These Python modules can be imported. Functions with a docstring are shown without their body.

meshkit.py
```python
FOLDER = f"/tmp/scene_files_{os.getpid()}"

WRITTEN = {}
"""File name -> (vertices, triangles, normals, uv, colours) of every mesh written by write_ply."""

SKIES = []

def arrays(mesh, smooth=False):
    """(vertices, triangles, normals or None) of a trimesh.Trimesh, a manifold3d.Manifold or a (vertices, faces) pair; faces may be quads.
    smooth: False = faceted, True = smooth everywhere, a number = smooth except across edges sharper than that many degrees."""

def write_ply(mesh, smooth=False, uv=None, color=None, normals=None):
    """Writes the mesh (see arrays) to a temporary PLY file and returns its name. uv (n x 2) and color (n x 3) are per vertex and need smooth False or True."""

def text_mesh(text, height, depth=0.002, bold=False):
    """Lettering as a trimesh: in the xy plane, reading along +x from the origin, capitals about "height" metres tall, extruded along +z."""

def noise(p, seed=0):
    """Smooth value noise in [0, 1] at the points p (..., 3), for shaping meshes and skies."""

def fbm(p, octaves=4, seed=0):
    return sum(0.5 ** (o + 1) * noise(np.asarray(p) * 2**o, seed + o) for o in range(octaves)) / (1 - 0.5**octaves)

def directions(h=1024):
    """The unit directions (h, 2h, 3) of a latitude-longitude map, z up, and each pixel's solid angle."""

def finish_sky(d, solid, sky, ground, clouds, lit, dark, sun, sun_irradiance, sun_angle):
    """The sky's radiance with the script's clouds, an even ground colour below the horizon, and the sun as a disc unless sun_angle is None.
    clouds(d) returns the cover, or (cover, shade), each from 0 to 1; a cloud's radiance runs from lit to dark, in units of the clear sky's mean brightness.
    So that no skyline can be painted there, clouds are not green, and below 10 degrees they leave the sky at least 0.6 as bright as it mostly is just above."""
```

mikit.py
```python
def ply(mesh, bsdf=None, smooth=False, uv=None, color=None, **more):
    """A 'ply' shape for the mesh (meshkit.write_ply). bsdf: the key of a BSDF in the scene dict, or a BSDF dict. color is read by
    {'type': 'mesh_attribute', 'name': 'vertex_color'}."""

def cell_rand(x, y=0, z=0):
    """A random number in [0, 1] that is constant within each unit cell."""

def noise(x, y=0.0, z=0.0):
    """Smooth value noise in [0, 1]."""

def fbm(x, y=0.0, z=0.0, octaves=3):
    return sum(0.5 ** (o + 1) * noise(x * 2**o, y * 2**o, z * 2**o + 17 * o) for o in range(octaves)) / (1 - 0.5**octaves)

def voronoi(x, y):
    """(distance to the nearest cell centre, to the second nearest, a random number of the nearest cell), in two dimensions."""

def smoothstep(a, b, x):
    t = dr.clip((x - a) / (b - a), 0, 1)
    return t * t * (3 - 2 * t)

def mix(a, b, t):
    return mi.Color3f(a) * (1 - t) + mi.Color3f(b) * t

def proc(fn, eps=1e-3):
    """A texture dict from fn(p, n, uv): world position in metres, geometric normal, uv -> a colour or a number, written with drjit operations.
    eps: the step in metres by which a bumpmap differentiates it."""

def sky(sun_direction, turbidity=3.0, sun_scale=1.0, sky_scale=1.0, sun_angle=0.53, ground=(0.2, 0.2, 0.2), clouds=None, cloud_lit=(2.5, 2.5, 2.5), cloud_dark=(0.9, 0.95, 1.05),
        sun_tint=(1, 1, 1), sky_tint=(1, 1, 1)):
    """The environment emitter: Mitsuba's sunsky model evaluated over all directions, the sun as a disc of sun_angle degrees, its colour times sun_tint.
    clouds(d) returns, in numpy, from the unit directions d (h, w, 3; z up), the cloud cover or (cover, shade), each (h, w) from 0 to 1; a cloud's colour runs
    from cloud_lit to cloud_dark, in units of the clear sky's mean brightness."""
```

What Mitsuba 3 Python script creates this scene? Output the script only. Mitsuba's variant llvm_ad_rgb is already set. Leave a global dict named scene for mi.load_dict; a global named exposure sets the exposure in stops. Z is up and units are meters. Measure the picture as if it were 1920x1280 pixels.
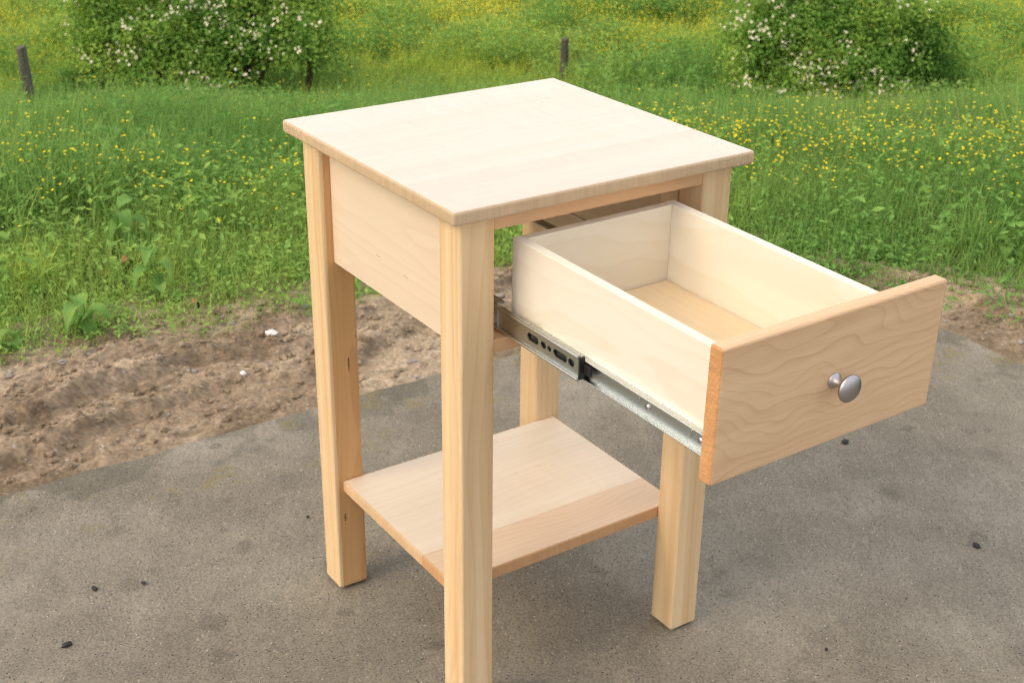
import math
import numpy as np
import trimesh
import manifold3d as m3
import drjit as dr
import mitsuba as mi
import mikit
import meshkit
from mikit import noise, fbm, voronoi, smoothstep, mix, cell_rand

T = mi.ScalarTransform4f
scene, labels = {"type": "scene"}, {}

# ------------------------------------------------------------------ camera, sky, exposure
CAM = np.array([-0.74505, -1.22880, 1.25964])
FWD = np.array([0.50589, 0.75218, -0.42226])
UP = np.array([0.22594, 0.35688, 0.90642])
scene["camera"] = {"type": "thinlens", "fov": 41.65, "fov_axis": "x", "aperture_radius": 0.0017, "focus_distance": 1.45,
                   "to_world": T().look_at(origin=CAM.tolist(), target=(CAM + FWD).tolist(), up=UP.tolist()), "near_clip": 0.05, "far_clip": 1000.0}
SUN_DIR = [-0.86, 0.06, 0.60]
def cloud_cover(d):
    s = 0.35 * meshkit.fbm(d * 3.0, 4, 3) + 0.15
    return np.ones(d.shape[:2]), s
scene["sky"] = mikit.sky(SUN_DIR, turbidity=4.0, sun_scale=0.36, sun_angle=36.0, clouds=cloud_cover, cloud_lit=(2.3, 2.3, 2.3), cloud_dark=(1.3, 1.35, 1.42), sun_tint=(1, 0.985, 0.955))
exposure = 2.5

# ------------------------------------------------------------------ helpers
def add(key, mesh, bsdf, smooth=False, color=None, to_world=None):
    d = mikit.ply(mesh, bsdf, smooth=smooth, color=color)
    if to_world is not None:
        d["to_world"] = to_world
    base, n = key, 0
    while key in scene:
        n += 1
        key = f"{base}_{n:03d}"
    scene[key] = d
    return key

def numbered(name):
    k, n = name, 0
    while k in labels:
        n += 1
        k = f"{name}_{n:03d}"
    return k

def thing(name, label, cat, group=None):
    k = numbered(name)
    labels[k] = {"label": label, "category": cat}
    if group:
        labels[k]["group"] = group
    return k

def rbox(lo, hi, r=0.003, seg=16):
    lo, hi = np.array(lo, float), np.array(hi, float)
    s = m3.Manifold.sphere(r, seg)
    parts = []
    for i in range(8):
        c = [lo[k] + r if not (i >> k) & 1 else hi[k] - r for k in range(3)]
        parts.append(s.translate(c))
    return m3.Manifold.batch_hull(parts)

def mbox(lo, hi):
    lo, hi = np.array(lo, float), np.array(hi, float)
    return m3.Manifold.cube((hi - lo).tolist()).translate(lo.tolist())

def mesh_of(m, M=None):
    q = m.to_mesh()
    t = trimesh.Trimesh(np.array(q.vert_properties[:, :3]), np.array(q.tri_verts), process=False)
    if M is not None:
        t.apply_transform(M)
    return t

# ------------------------------------------------------------------ materials
def principled(color, rough=0.5, spec=0.5, **more):
    c = color if isinstance(color, dict) else {"type": "rgb", "value": list(color)}
    return {"type": "principled", "base_color": c, "roughness": rough, "specular": spec, **more}

def wood(axis, light, dark, ring=60.0, pith=(0.3, 0.4), line=0.5, warp=0.5, curl=0.0, stretch=2.2, marks=(), seed=0.0, tone=0.25, sharp=3.0, board=None, tone_split=None, across=9.0, ends=None, rim=None, rim_tint=(0.84, 0.68, 0.50), bscale=22.0, fine=0.16):
    """Solid sawn wood: rings round a pith line along axis, fine fibres along the grain, optional curl figure across it."""
    o = [k for k in range(3) if k != axis]
    def fn(p, n, uv):
        q = [p.x + seed, p.y + seed * 1.7, p.z + seed * 0.6]
        l, a, b = q[axis], q[o[0]], q[o[1]]
        w = (fbm(l * stretch, a * across, b * across, 3) - 0.5) * warp + (noise(l * stretch * 6, a * 40, b * 40) - 0.5) * warp * 0.10
        r = dr.sqrt(dr.square(a - pith[0]) + dr.square(b - pith[1])) * ring + w * ring * 0.14
        f = r - dr.floor(r)
        band = dr.power(dr.maximum(f, 1e-4), sharp) * smoothstep(1.0, 0.93, f)
        amp = 0.35 + 0.65 * noise(dr.floor(r) * 1.37, l * 3.0, 5.0)
        fib = noise(l * 14, a * 700, b * 700) * 0.6 + noise(l * 40, a * 1500, b * 1500) * 0.4
        broad = fbm(l * 1.5, a * bscale, b * bscale, 3)
        t = band * amp * line + (fib - 0.5) * fine + (broad - 0.5) * 2 * tone
        if curl:
            t = t + (noise(l * 130 + fbm(l * 8, a * 15, b * 15) * 6, a * 6, b * 6) - 0.5) * curl * smoothstep(0.3, 0.7, noise(l * 6, a * 12, b * 12))
        if board:
            k = dr.floor((q[board[0]] - board[1]) / board[2])
            t = t + (cell_rand(k, 7, 3) - 0.5) * board[3]
        c = mix(light, dark, dr.clip(t, -0.3, 1.2))
        if tone_split:  # rear left leg: darker, more orange inside its left face
            c = mix(c, c * mi.Color3f(0.84, 0.66, 0.48), smoothstep(tone_split - 0.0004, tone_split + 0.0004, p.x))
        for (mx, my, mz, rx, ry, rz, s) in marks:
            dd = dr.sqrt(dr.square((p.x - mx) / rx) + dr.square((p.y - my) / ry) + dr.square((p.z - mz) / rz)) + (noise(p.x * 300, p.y * 300, p.z * 120) - 0.5) * 0.5
            c = mix(c, (0.10, 0.045, 0.02), smoothstep(1.0, 0.7, dd) * s)
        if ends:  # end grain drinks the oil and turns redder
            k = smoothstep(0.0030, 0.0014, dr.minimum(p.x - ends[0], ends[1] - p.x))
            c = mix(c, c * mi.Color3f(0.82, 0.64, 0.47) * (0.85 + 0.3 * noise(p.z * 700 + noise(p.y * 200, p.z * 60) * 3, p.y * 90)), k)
        if rim:  # sawn edges of a board, darker and warmer all the way round
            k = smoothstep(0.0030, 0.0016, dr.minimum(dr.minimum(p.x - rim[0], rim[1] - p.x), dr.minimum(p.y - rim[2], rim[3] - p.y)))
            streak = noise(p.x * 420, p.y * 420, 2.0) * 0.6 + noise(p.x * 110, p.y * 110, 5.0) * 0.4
            c = mix(c, c * mi.Color3f(rim_tint) * (0.91 + 0.18 * streak), k)
        return dr.clip(c, 0.01, 0.95)
    return {"type": "principled", "base_color": mikit.proc(fn), "roughness": 0.42, "specular": 0.5}

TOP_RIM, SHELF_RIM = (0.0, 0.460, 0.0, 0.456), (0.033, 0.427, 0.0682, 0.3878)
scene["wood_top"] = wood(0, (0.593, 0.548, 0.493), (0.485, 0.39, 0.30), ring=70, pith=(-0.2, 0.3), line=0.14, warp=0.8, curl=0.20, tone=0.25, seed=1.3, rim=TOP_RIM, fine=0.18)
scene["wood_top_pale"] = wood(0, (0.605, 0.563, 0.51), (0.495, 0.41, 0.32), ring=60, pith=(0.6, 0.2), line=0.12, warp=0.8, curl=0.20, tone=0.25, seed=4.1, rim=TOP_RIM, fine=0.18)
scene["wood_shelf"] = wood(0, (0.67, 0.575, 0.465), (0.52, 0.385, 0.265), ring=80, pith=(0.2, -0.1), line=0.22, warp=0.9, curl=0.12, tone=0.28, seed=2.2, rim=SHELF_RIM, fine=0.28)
scene["wood_shelf_pink"] = wood(0, (0.64, 0.49, 0.36), (0.46, 0.295, 0.18), ring=90, pith=(-0.1, 0.1), line=0.34, warp=0.9, tone=0.3, seed=7.9, rim=SHELF_RIM, rim_tint=(0.80, 0.60, 0.42), fine=0.28)
LEG = dict(ring=110, pith=(0.11, 0.13), line=0.42, warp=0.5, stretch=1.3, tone=0.6, bscale=62.0, fine=0.3)
scene["wood_leg"] = wood(2, (0.665, 0.49, 0.295), (0.52, 0.30, 0.125), **LEG)
scene["wood_leg_two_tone"] = wood(2, (0.655, 0.48, 0.285), (0.50, 0.285, 0.12), tone_split=0.0262,
                                  marks=((0.052, 0.3885, 0.388, 0.0016, 0.004, 0.015, 0.9), (0.0345, 0.389, 0.128, 0.0016, 0.006, 0.009, 0.8), (0.066, 0.3885, 0.43, 0.0010, 0.004, 0.007, 0.7)), **{**LEG, "line": 0.6, "warp": 0.9, "tone": 0.4})
scene["wood_panel"] = wood(1, (0.67, 0.56, 0.44), (0.53, 0.37, 0.23), ring=70, pith=(-0.25, 0.62), line=0.32, warp=0.7, tone=0.2, seed=0.4,
                           marks=((0.0365, 0.255, 0.606, 0.003, 0.007, 0.0008, 0.45), (0.0365, 0.18, 0.602, 0.003, 0.008, 0.0007, 0.4)))
scene["wood_poplar"] = wood(1, (0.72, 0.685, 0.61), (0.57, 0.505, 0.36), ring=40, pith=(0.2, 0.8), line=0.28, warp=1.0, tone=0.22, sharp=2.0, seed=3.3)
scene["wood_poplar_back"] = wood(0, (0.71, 0.66, 0.565), (0.56, 0.48, 0.33), ring=45, pith=(0.3, 0.5), line=0.3, warp=1.0, tone=0.22, sharp=2.0, seed=5.3)
scene["wood_bottom"] = wood(1, (0.66, 0.52, 0.345), (0.53, 0.37, 0.20), ring=60, pith=(0.2, 0.3), line=0.3, tone=0.25, seed=6.1)
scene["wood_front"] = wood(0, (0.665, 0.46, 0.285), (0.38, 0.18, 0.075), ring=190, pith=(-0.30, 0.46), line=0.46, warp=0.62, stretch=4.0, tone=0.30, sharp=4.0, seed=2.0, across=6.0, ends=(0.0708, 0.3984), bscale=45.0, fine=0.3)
scene["wood_rail"] = wood(0, (0.60, 0.37, 0.21), (0.40, 0.21, 0.10), ring=80, pith=(0.3, 0.3), line=0.4, tone=0.3, seed=8.4)
scene["steel"] = {"type": "roughconductor", "material": "Al", "alpha": 0.22, "specular_reflectance": {"type": "rgb", "value": [0.72, 0.77, 0.77]}}
scene["nickel"] = {"type": "roughconductor", "material": "Cr", "alpha": 0.24, "specular_reflectance": {"type": "rgb", "value": [0.74, 0.76, 0.76]}}
scene["black_plastic"] = principled((0.012, 0.012, 0.013), 0.4)

# distance outward from the edge of the pavement slab, a rectangle with one round corner
EX, EY, ER = 1.635, 0.962, 0.42
def edge_np(x, y):
    ax, ay = x - (EX - ER), y - (EY - ER)
    out = np.hypot(np.maximum(ax, 0), np.maximum(ay, 0)) + np.minimum(np.maximum(ax, ay), 0) - ER
    return out
def edge_dr(x, y):
    ax, ay = x - (EX - ER), y - (EY - ER)
    return dr.sqrt(dr.square(dr.maximum(ax, 0)) + dr.square(dr.maximum(ay, 0))) + dr.minimum(dr.maximum(ax, ay), 0) - ER

def pavement_color(p, n, uv):
    x, y = p.x, p.y
    d1, d2, r1 = voronoi(x * 420, y * 420)
    d3, d4, r2 = voronoi(x * 250 + 9, y * 250)
    blot = fbm(x * 4, y * 4, 1.0, 4)
    blot2 = fbm(x * 19 + 3, y * 19, 4.0, 4)
    c = mix((0.188, 0.168, 0.137), (0.238, 0.216, 0.180), smoothstep(0.25, 0.75, blot))
    c = c * (0.82 + 0.36 * blot2)
    c = c * (0.74 + 0.52 * r1)
    c = mix(c, mi.Color3f(0.40, 0.38, 0.34), smoothstep(0.987, 0.991, r2) * smoothstep(0.40, 0.25, d3))
    c = mix(c, mi.Color3f(0.055, 0.048, 0.04), smoothstep(0.03, 0.015, r2) * smoothstep(0.42, 0.28, d3))
    e = edge_dr(x, y)
    damp = smoothstep(0.46, 0.58, fbm(x * 15, y * 15, 7.0, 4) + 0.34 * smoothstep(-0.13, -0.02, e) - 0.27)
    c = mix(c, c * mi.Color3f(0.60, 0.62, 0.60), damp * 0.6)
    moss = smoothstep(0.62, 0.70, fbm(x * 16, y * 16, 11.0, 3)) * smoothstep(-0.26, -0.12, e) * smoothstep(0.35, 0.6, noise(x * 90, y * 90))
    c = mix(c, mi.Color3f(0.20, 0.17, 0.06), moss * 0.45)
    s1, s2, sr = voronoi(x * 6 + 0.4, y * 6)
    stain = smoothstep(0.13, 0.07, s1 + (fbm(x * 40, y * 40, 1.0, 3) - 0.5) * 0.16) * smoothstep(0.95, 0.96, sr)
    c = mix(c, c * 0.80, stain)
    ca, sa = 0.50, 0.866
    u, v = x * ca + y * sa, y * ca - x * sa
    scuff = smoothstep(0.60, 0.75, noise(u * 5, v * 60, 3.0) * 0.6 + noise(u * 14, v * 160, 8.0) * 0.4)
    return mix(c, c * 1.10, scuff * 0.7)
def pavement_bump(p, n, uv):
    d1, d2, r1 = voronoi(p.x * 300, p.y * 300)
    return (0.5 * noise(p.x * 420, p.y * 420) + 0.35 * (1 - d1) * r1 + 0.9 * fbm(p.x * 50, p.y * 50, 0.0, 2)) * 0.0011
scene["pavement_material"] = {"type": "bumpmap", "arbitrary": mikit.proc(pavement_bump, eps=6e-4), "scale": 1.0, "bsdf": {"type": "principled", "base_color": mikit.proc(pavement_color), "roughness": 0.85, "specular": 0.3}}

def dirt_color(p, n, uv):
    x, y, z = p.x, p.y, p.z
    f = fbm(x * 7, y * 7, z * 7 + 2.0, 4)
    g = fbm(x * 55, y * 55, z * 55, 3)
    c = mix((0.250, 0.190, 0.134), (0.350, 0.276, 0.200), smoothstep(0.3, 0.7, f))
    c = c * (0.62 + 0.76 * g)
    d1, d2, r = voronoi(x * 190 + z * 130, y * 190 + z * 90)
    c = c * (0.76 + 0.48 * r)
    c = mix(c, mi.Color3f(0.38, 0.34, 0.31), smoothstep(0.988, 0.992, r))
    loam = smoothstep(0.48, 0.57, fbm(x * 8 + 5, y * 15, z * 12 + 3.0, 5))
    return mix(c, c * mi.Color3f(0.58, 0.56, 0.53), loam * 0.75)
def dirt_bump(p, n, uv):
    return (fbm(p.x * 90, p.y * 90, p.z * 90, 3)) * 0.006
scene["dirt_material"] = {"type": "bumpmap", "arbitrary": mikit.proc(dirt_bump, eps=1.5e-3), "scale": 1.0, "bsdf": {"type": "principled", "base_color": mikit.proc(dirt_color), "roughness": 0.95, "specular": 0.2}}

def soil_color(p, n, uv):
    f = fbm(p.x * 3, p.y * 3, 0.0, 3)
    g = fbm(p.x * 60, p.y * 60, 1.0, 2)
    return mix((0.035, 0.055, 0.018), (0.07, 0.095, 0.025), f) * (0.6 + 0.8 * g)
scene["soil_material"] = principled(mikit.proc(soil_color), 0.95, 0.2)

def leafy(light, dark, alt, s1=1.1, s2=70.0, rough=0.42, trans=0.75):
    def fn(p, n, uv):
        a = fbm(p.x * s1, p.y * s1, p.z * s1, 3)
        b = noise(p.x * s2, p.y * s2, p.z * s2 * 0.15)
        c = mix(dark, light, dr.clip(b * 0.9 + (a - 0.5) * 0.8, 0, 1))
        return mix(c, alt, smoothstep(0.45, 0.75, a) * 0.6 * noise(p.x * 37, p.y * 37, 3.0))
    return {"type": "principledthin", "base_color": mikit.proc(fn), "roughness": rough, "diff_trans": trans, "spec_trans": 0.0, "eta": 1.45}
scene["grass_material"] = leafy((0.42, 0.60, 0.17), (0.14, 0.30, 0.075), (0.52, 0.58, 0.14), s2=110.0)
scene["meadow_material"] = leafy((0.64, 0.70, 0.14), (0.32, 0.48, 0.08), (0.70, 0.70, 0.11), s1=1.6)
scene["forb_material"] = leafy((0.36, 0.58, 0.16), (0.12, 0.29, 0.07), (0.44, 0.56, 0.12))
scene["dock_material"] = leafy((0.29, 0.48, 0.14), (0.14, 0.31, 0.08), (0.38, 0.48, 0.12), s1=9.0, s2=30.0, rough=0.35)
scene["rose_leaf_material"] = leafy((0.36, 0.56, 0.11), (0.10, 0.24, 0.05), (0.48, 0.60, 0.12), s1=3.5, s2=18.0, trans=0.45)
scene["shrub_leaf_material"] = leafy((0.19, 0.37, 0.07), (0.07, 0.17, 0.035), (0.28, 0.41, 0.075), s1=3.5, s2=18.0, trans=0.45)
scene["flower_material"] = {"type": "principledthin", "base_color": {"type": "mesh_attribute", "name": "vertex_color"}, "roughness": 0.6, "diff_trans": 0.25, "spec_trans": 0.0, "eta": 1.3}
scene["dead_leaf_material"] = principled((0.36, 0.16, 0.06), 0.7)
scene["straw_stalk_material"] = leafy((0.50, 0.50, 0.24), (0.34, 0.38, 0.15), (0.55, 0.48, 0.28))
scene["straw_material"] = principled((0.42, 0.33, 0.20), 0.8)

def bark_color(p, n, uv):
    a = noise(p.x * 220, p.y * 220, p.z * 9)
    b = fbm(p.x * 12, p.y * 12, p.z * 6, 3)
    c = mix((0.055, 0.05, 0.045), (0.19, 0.175, 0.15), a * 0.7 + (b - 0.5) * 0.7)
    return mix(c, mi.Color3f(0.10, 0.12, 0.07), smoothstep(0.55, 0.7, b) * 0.5)
scene["weathered_wood"] = principled(mikit.proc(bark_color), 0.9, 0.2)
scene["cane_material"] = principled((0.07, 0.055, 0.035), 0.8, 0.3)
def stone_color(p, n, uv):
    return mix((0.16, 0.15, 0.145), (0.42, 0.40, 0.38), fbm(p.x * 70, p.y * 70, p.z * 70, 3))
scene["stone_material"] = principled(mikit.proc(stone_color), 0.8, 0.3)
scene["dark_spot_material"] = principled((0.035, 0.035, 0.036), 0.7, 0.3)  # near black, gives sunken lumps the shade of pits in the pavement
scene["white_stone_material"] = principled((0.72, 0.70, 0.70), 0.5)

# ------------------------------------------------------------------ terrain
NW = np.array([0.558, 0.830]); TW = np.array([0.830, -0.558])
def wt(w, t):
    return w * NW[0] + t * TW[0], w * NW[1] + t * TW[1]
_w = [-50, 2.0, 2.6, 7.0, 8.2, 10.0, 14, 30, 80, 400]
_z = [0, 0.0, -0.07, -0.93, -1.02, -1.0, -0.5, 2.2, 12.0, 40]
from scipy.interpolate import PchipInterpolator
_zf = PchipInterpolator(_w, _z)
def rut(e, x):
    """Height of the bare strip: a thin wash beside the slab, then ridges of soil pushed up along it."""
    k = 0.035 * np.sin(x * 2.3 + 0.5) + 0.10 * (meshkit.fbm(np.stack([x * 3.5, e * 0, e * 0 + 3], -1), 5) - 0.5) * 2
    a = 0.5 + 0.5 * meshkit.noise(np.stack([x * 3.1, e * 0, e * 0 + 8], -1))
    q = np.stack([x * 2.6, e * 2.0, e * 0 + 1.5], -1)
    b1, b2 = np.clip(meshkit.fbm(q, 4, 7) * 3.0 - 0.6, 0.1, 1.5), np.clip(meshkit.fbm(q + 9.3, 4, 9) * 3.0 - 0.6, 0.1, 1.5)
    def bank(c, wd, h):
        u = (e - c - k) / wd
        return h * np.where(u < 0, np.exp(-(u * 2.2) ** 2), np.exp(-(u * 0.40) ** 2))
    return (-0.016 + 0.014 * np.clip((e + 0.03) / 0.05, 0, 1) + bank(0.15, 0.032, 0.028) * b1 + bank(0.28, 0.036, 0.030) * b2 + bank(0.42, 0.06, 0.016) * a
            + 0.008 * np.clip(e / 0.3, 0, 1))
def ground_z(x, y):
    x, y = np.asarray(x, float), np.asarray(y, float)
    w = x * NW[0] + y * NW[1]
    e = edge_np(x, y)
    big = (meshkit.fbm(np.stack([x * 0.9, y * 0.9, 0 * x], -1), 3, 5) - 0.5) * 0.16 * np.clip((e - 0.6) / 2, 0, 1)
    dirt = np.where(e < 0.75, rut(e, x) * np.clip((0.75 - e) / 0.25, 0, 1), 0)
    return _zf(w) + big + np.where(e > -0.03, dirt, -0.05) + np.clip((e - 0.45) / 0.2, 0, 1) * 0.02

def sheet(xs, ys, zf):
    X, Y = np.meshgrid(xs, ys, indexing="ij")
    V = np.stack([X, Y, zf(X, Y)], -1).reshape(-1, 3)
    n, m = len(xs), len(ys)
    i, j = np.meshgrid(np.arange(n - 1), np.arange(m - 1), indexing="ij")
    a = (i * m + j).ravel()
    return V, np.stack([a, a + m, a + m + 1, a + 1], -1)

def graded(a, b, fa, fb, step, n):
    """Coordinates from a to b: step apart between fa and fb, spreading out geometrically beyond."""
    mid = np.arange(fa, fb, step)
    lo = fa - (fa - a) * (np.linspace(1, 0, n, endpoint=False) ** 2.5)
    hi = fb + (b - fb) * (np.linspace(0, 1, n + 1) ** 2.5)
    return np.concatenate([lo, mid, hi])

gx, gy = graded(-300, 400, -4, 13, 0.12, 40), graded(-60, 500, -1, 15, 0.12, 40)
V, F = sheet(gx, gy, lambda x, y: ground_z(x, y) - np.where(edge_np(x, y) < 0.72, 0.10, 0.0))
ground = trimesh.Trimesh(V, np.vstack([F[:, [0, 1, 2]], F[:, [0, 2, 3]]]), process=False)
add("ground", ground, "soil_material", smooth=True)
labels["ground"] = {"kind": "structure"}

dx, dy = np.arange(-1.5, 2.4, 0.007), np.arange(-0.4, 1.72, 0.007)
def dirt_z(x, y):
    p = np.stack([x, y, 0 * x], -1)
    e = edge_np(x, y)
    clod = np.clip(meshkit.fbm(p * 42, 5, 2) - 0.42, 0, 1) * 0.038 * (0.25 + 1.3 * np.clip(meshkit.fbm(p * 7, 3, 4) - 0.35, 0, 1)) + (meshkit.fbm(p * 80, 2, 9) - 0.5) * 0.009
    return ground_z(x, y) + clod * np.clip(e / 0.12, 0.12, 1)
V, F = sheet(dx, dy, dirt_z)
e = edge_np(V[:, 0], V[:, 1])
keep = ((e[F] > -0.05) & (e[F] < 0.70)).all(1)
F = F[keep]
dirt = trimesh.Trimesh(V, np.vstack([F[:, [0, 1, 2]], F[:, [0, 2, 3]]]), process=False)
dirt.remove_unreferenced_vertices()
add("dirt_strip", dirt, "dirt_material", smooth=True)
labels["dirt_strip"] = {"kind": "structure"}

px, py = np.concatenate([[-40, -10, -4], np.arange(-1.6, 1.66, 0.012)]), np.concatenate([[-40, -10, -4], np.arange(-1.5, 1.0, 0.012)])
def pave_z(x, y):
    p = np.stack([x, y, 0 * x], -1)
    e = edge_np(x, y) + (meshkit.fbm(p * 14, 4, 6) - 0.5) * 0.05
    legs = np.clip((np.hypot(x - 0.23, y - 0.23) - 0.36) / 0.1, 0, 1)
    return (meshkit.fbm(p * 20, 3, 1) - 0.75) * 0.004 * legs - 0.004
V, F = sheet(px, py, pave_z)
e = edge_np(V[:, 0], V[:, 1])
F = F[(e[F] < 0.045).all(1)]
pave = trimesh.Trimesh(V, np.vstack([F[:, [0, 1, 2]], F[:, [0, 2, 3]]]), process=False)
pave.remove_unreferenced_vertices()
add("pavement", pave, "pavement_material", smooth=True)
labels["pavement"] = {"kind": "structure"}

# ------------------------------------------------------------------ nightstand
W, D, H, TH = 0.460, 0.456, 0.7488, 0.0175
LG, OX, OY = 0.0491, 0.0198, 0.0191
ns = thing("nightstand", "unfinished pale maple nightstand with its drawer pulled out, standing on the pavement", "nightstand")
zt = H - TH
slab = rbox((0, 0, zt), (W, D, H), 0.004)
cuts = [-1, 0.118, 0.238, 0.352, 2]
for k in range(4):
    b = slab ^ mbox((-1, cuts[k] + 0.00008, 0), (2, cuts[k + 1] - 0.00008, 2))
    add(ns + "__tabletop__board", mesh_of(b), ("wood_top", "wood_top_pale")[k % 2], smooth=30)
for (x, y) in ((OX, OY), (W - OX - LG, OY), (OX, D - OY - LG), (W - OX - LG, D - OY - LG)):
    add(ns + "__leg", mesh_of(rbox((x, y, 0), (x + LG, y + LG, zt - 0.0005), 0.004)), "wood_leg_two_tone" if x < 0.1 < y else "wood_leg", smooth=30)
for (x, y) in ((OX, OY), (W - OX - LG, OY), (OX, D - OY - LG), (W - OX - LG, D - OY - LG)):
    add(ns + "__foot_glide", mesh_of(m3.Manifold.cylinder(0.0052, 0.011, 0.012, 24).translate([x + LG / 2, y + LG / 2, -0.0045])), "black_plastic", smooth=40)
PZ = 0.552
y0, y1 = OY + LG, D - OY - LG
add(ns + "__side_panel", mesh_of(rbox((0.0365, y0, PZ), (0.0555, y1, zt - 0.0005), 0.001)), "wood_panel", smooth=30)
add(ns + "__side_panel", mesh_of(rbox((W - 0.0555, y0, PZ), (W - 0.0365, y1, zt - 0.0005), 0.001)), "wood_panel", smooth=30)
x0, x1 = OX + LG, W - OX - LG
add(ns + "__back_panel", mesh_of(rbox((x0, D - 0.055, PZ), (x1, D - 0.036, zt - 0.0005), 0.001)), "wood_rail", smooth=30)
add(ns + "__top_rail", mesh_of(rbox((x0, OY + 0.003, 0.7085), (x1, OY + 0.046, zt - 0.0005), 0.001)), "wood_rail", smooth=30)
add(ns + "__bottom_rail", mesh_of(rbox((x0, OY + 0.003, 0.5475), (x1, OY + 0.046, 0.5655), 0.001)), "wood_rail", smooth=30)
for xa, xb in ((0.0560, 0.0900), (W - 0.0995, W - 0.0560)):
    add(ns + "__runner_block", mesh_of(rbox((xa, y0 + 0.0005, 0.5700), (xb, y1 - 0.0005, zt - 0.002), 0.001)), "wood_shelf", smooth=30)
# lower shelf: two boards between the front and the back legs
SZ, STH = 0.1945, 0.0185
shelf = rbox((0.033, y0, SZ - STH), (W - 0.033, y1, SZ), 0.0025)
for a, b, m in ((-1, 0.148, "wood_shelf_pink"), (0.148, 0.262, "wood_shelf"), (0.262, 2, "wood_shelf")):
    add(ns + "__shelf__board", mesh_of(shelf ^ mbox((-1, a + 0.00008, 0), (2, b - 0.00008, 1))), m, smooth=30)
labels[ns + "__shelf__board"] = {"label": "pinkish front board of the lower shelf"}

# drawer, hanging a little askew on its slides
ya, pa, piv = 0.0129, 0.0173, np.array([W / 2, 0, 0.62])
Rz = np.array([[math.cos(ya), -math.sin(ya), 0], [math.sin(ya), math.cos(ya), 0], [0, 0, 1]])
Rx = np.array([[1, 0, 0], [0, math.cos(pa), -math.sin(pa)], [0, math.sin(pa), math.cos(pa)]])
DM = np.eye(4); DM[:3, :3] = Rz @ Rx; DM[:3, 3] = piv - DM[:3, :3] @ piv
FX0, FX1, FZ0, FZ1, FY = 0.0661, 0.3940, 0.5643, 0.7181, -0.354
BX0, BX1, BZ0, BZ1, BY = 0.1031, 0.3569, 0.5770, 0.6897, 0.0355
bt = 0.0130
dk = ns + "__drawer"
add(dk + "__front", mesh_of(rbox((FX0, FY - 0.019, FZ0), (FX1, FY, FZ1), 0.0035), DM), "wood_front", smooth=30)
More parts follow.
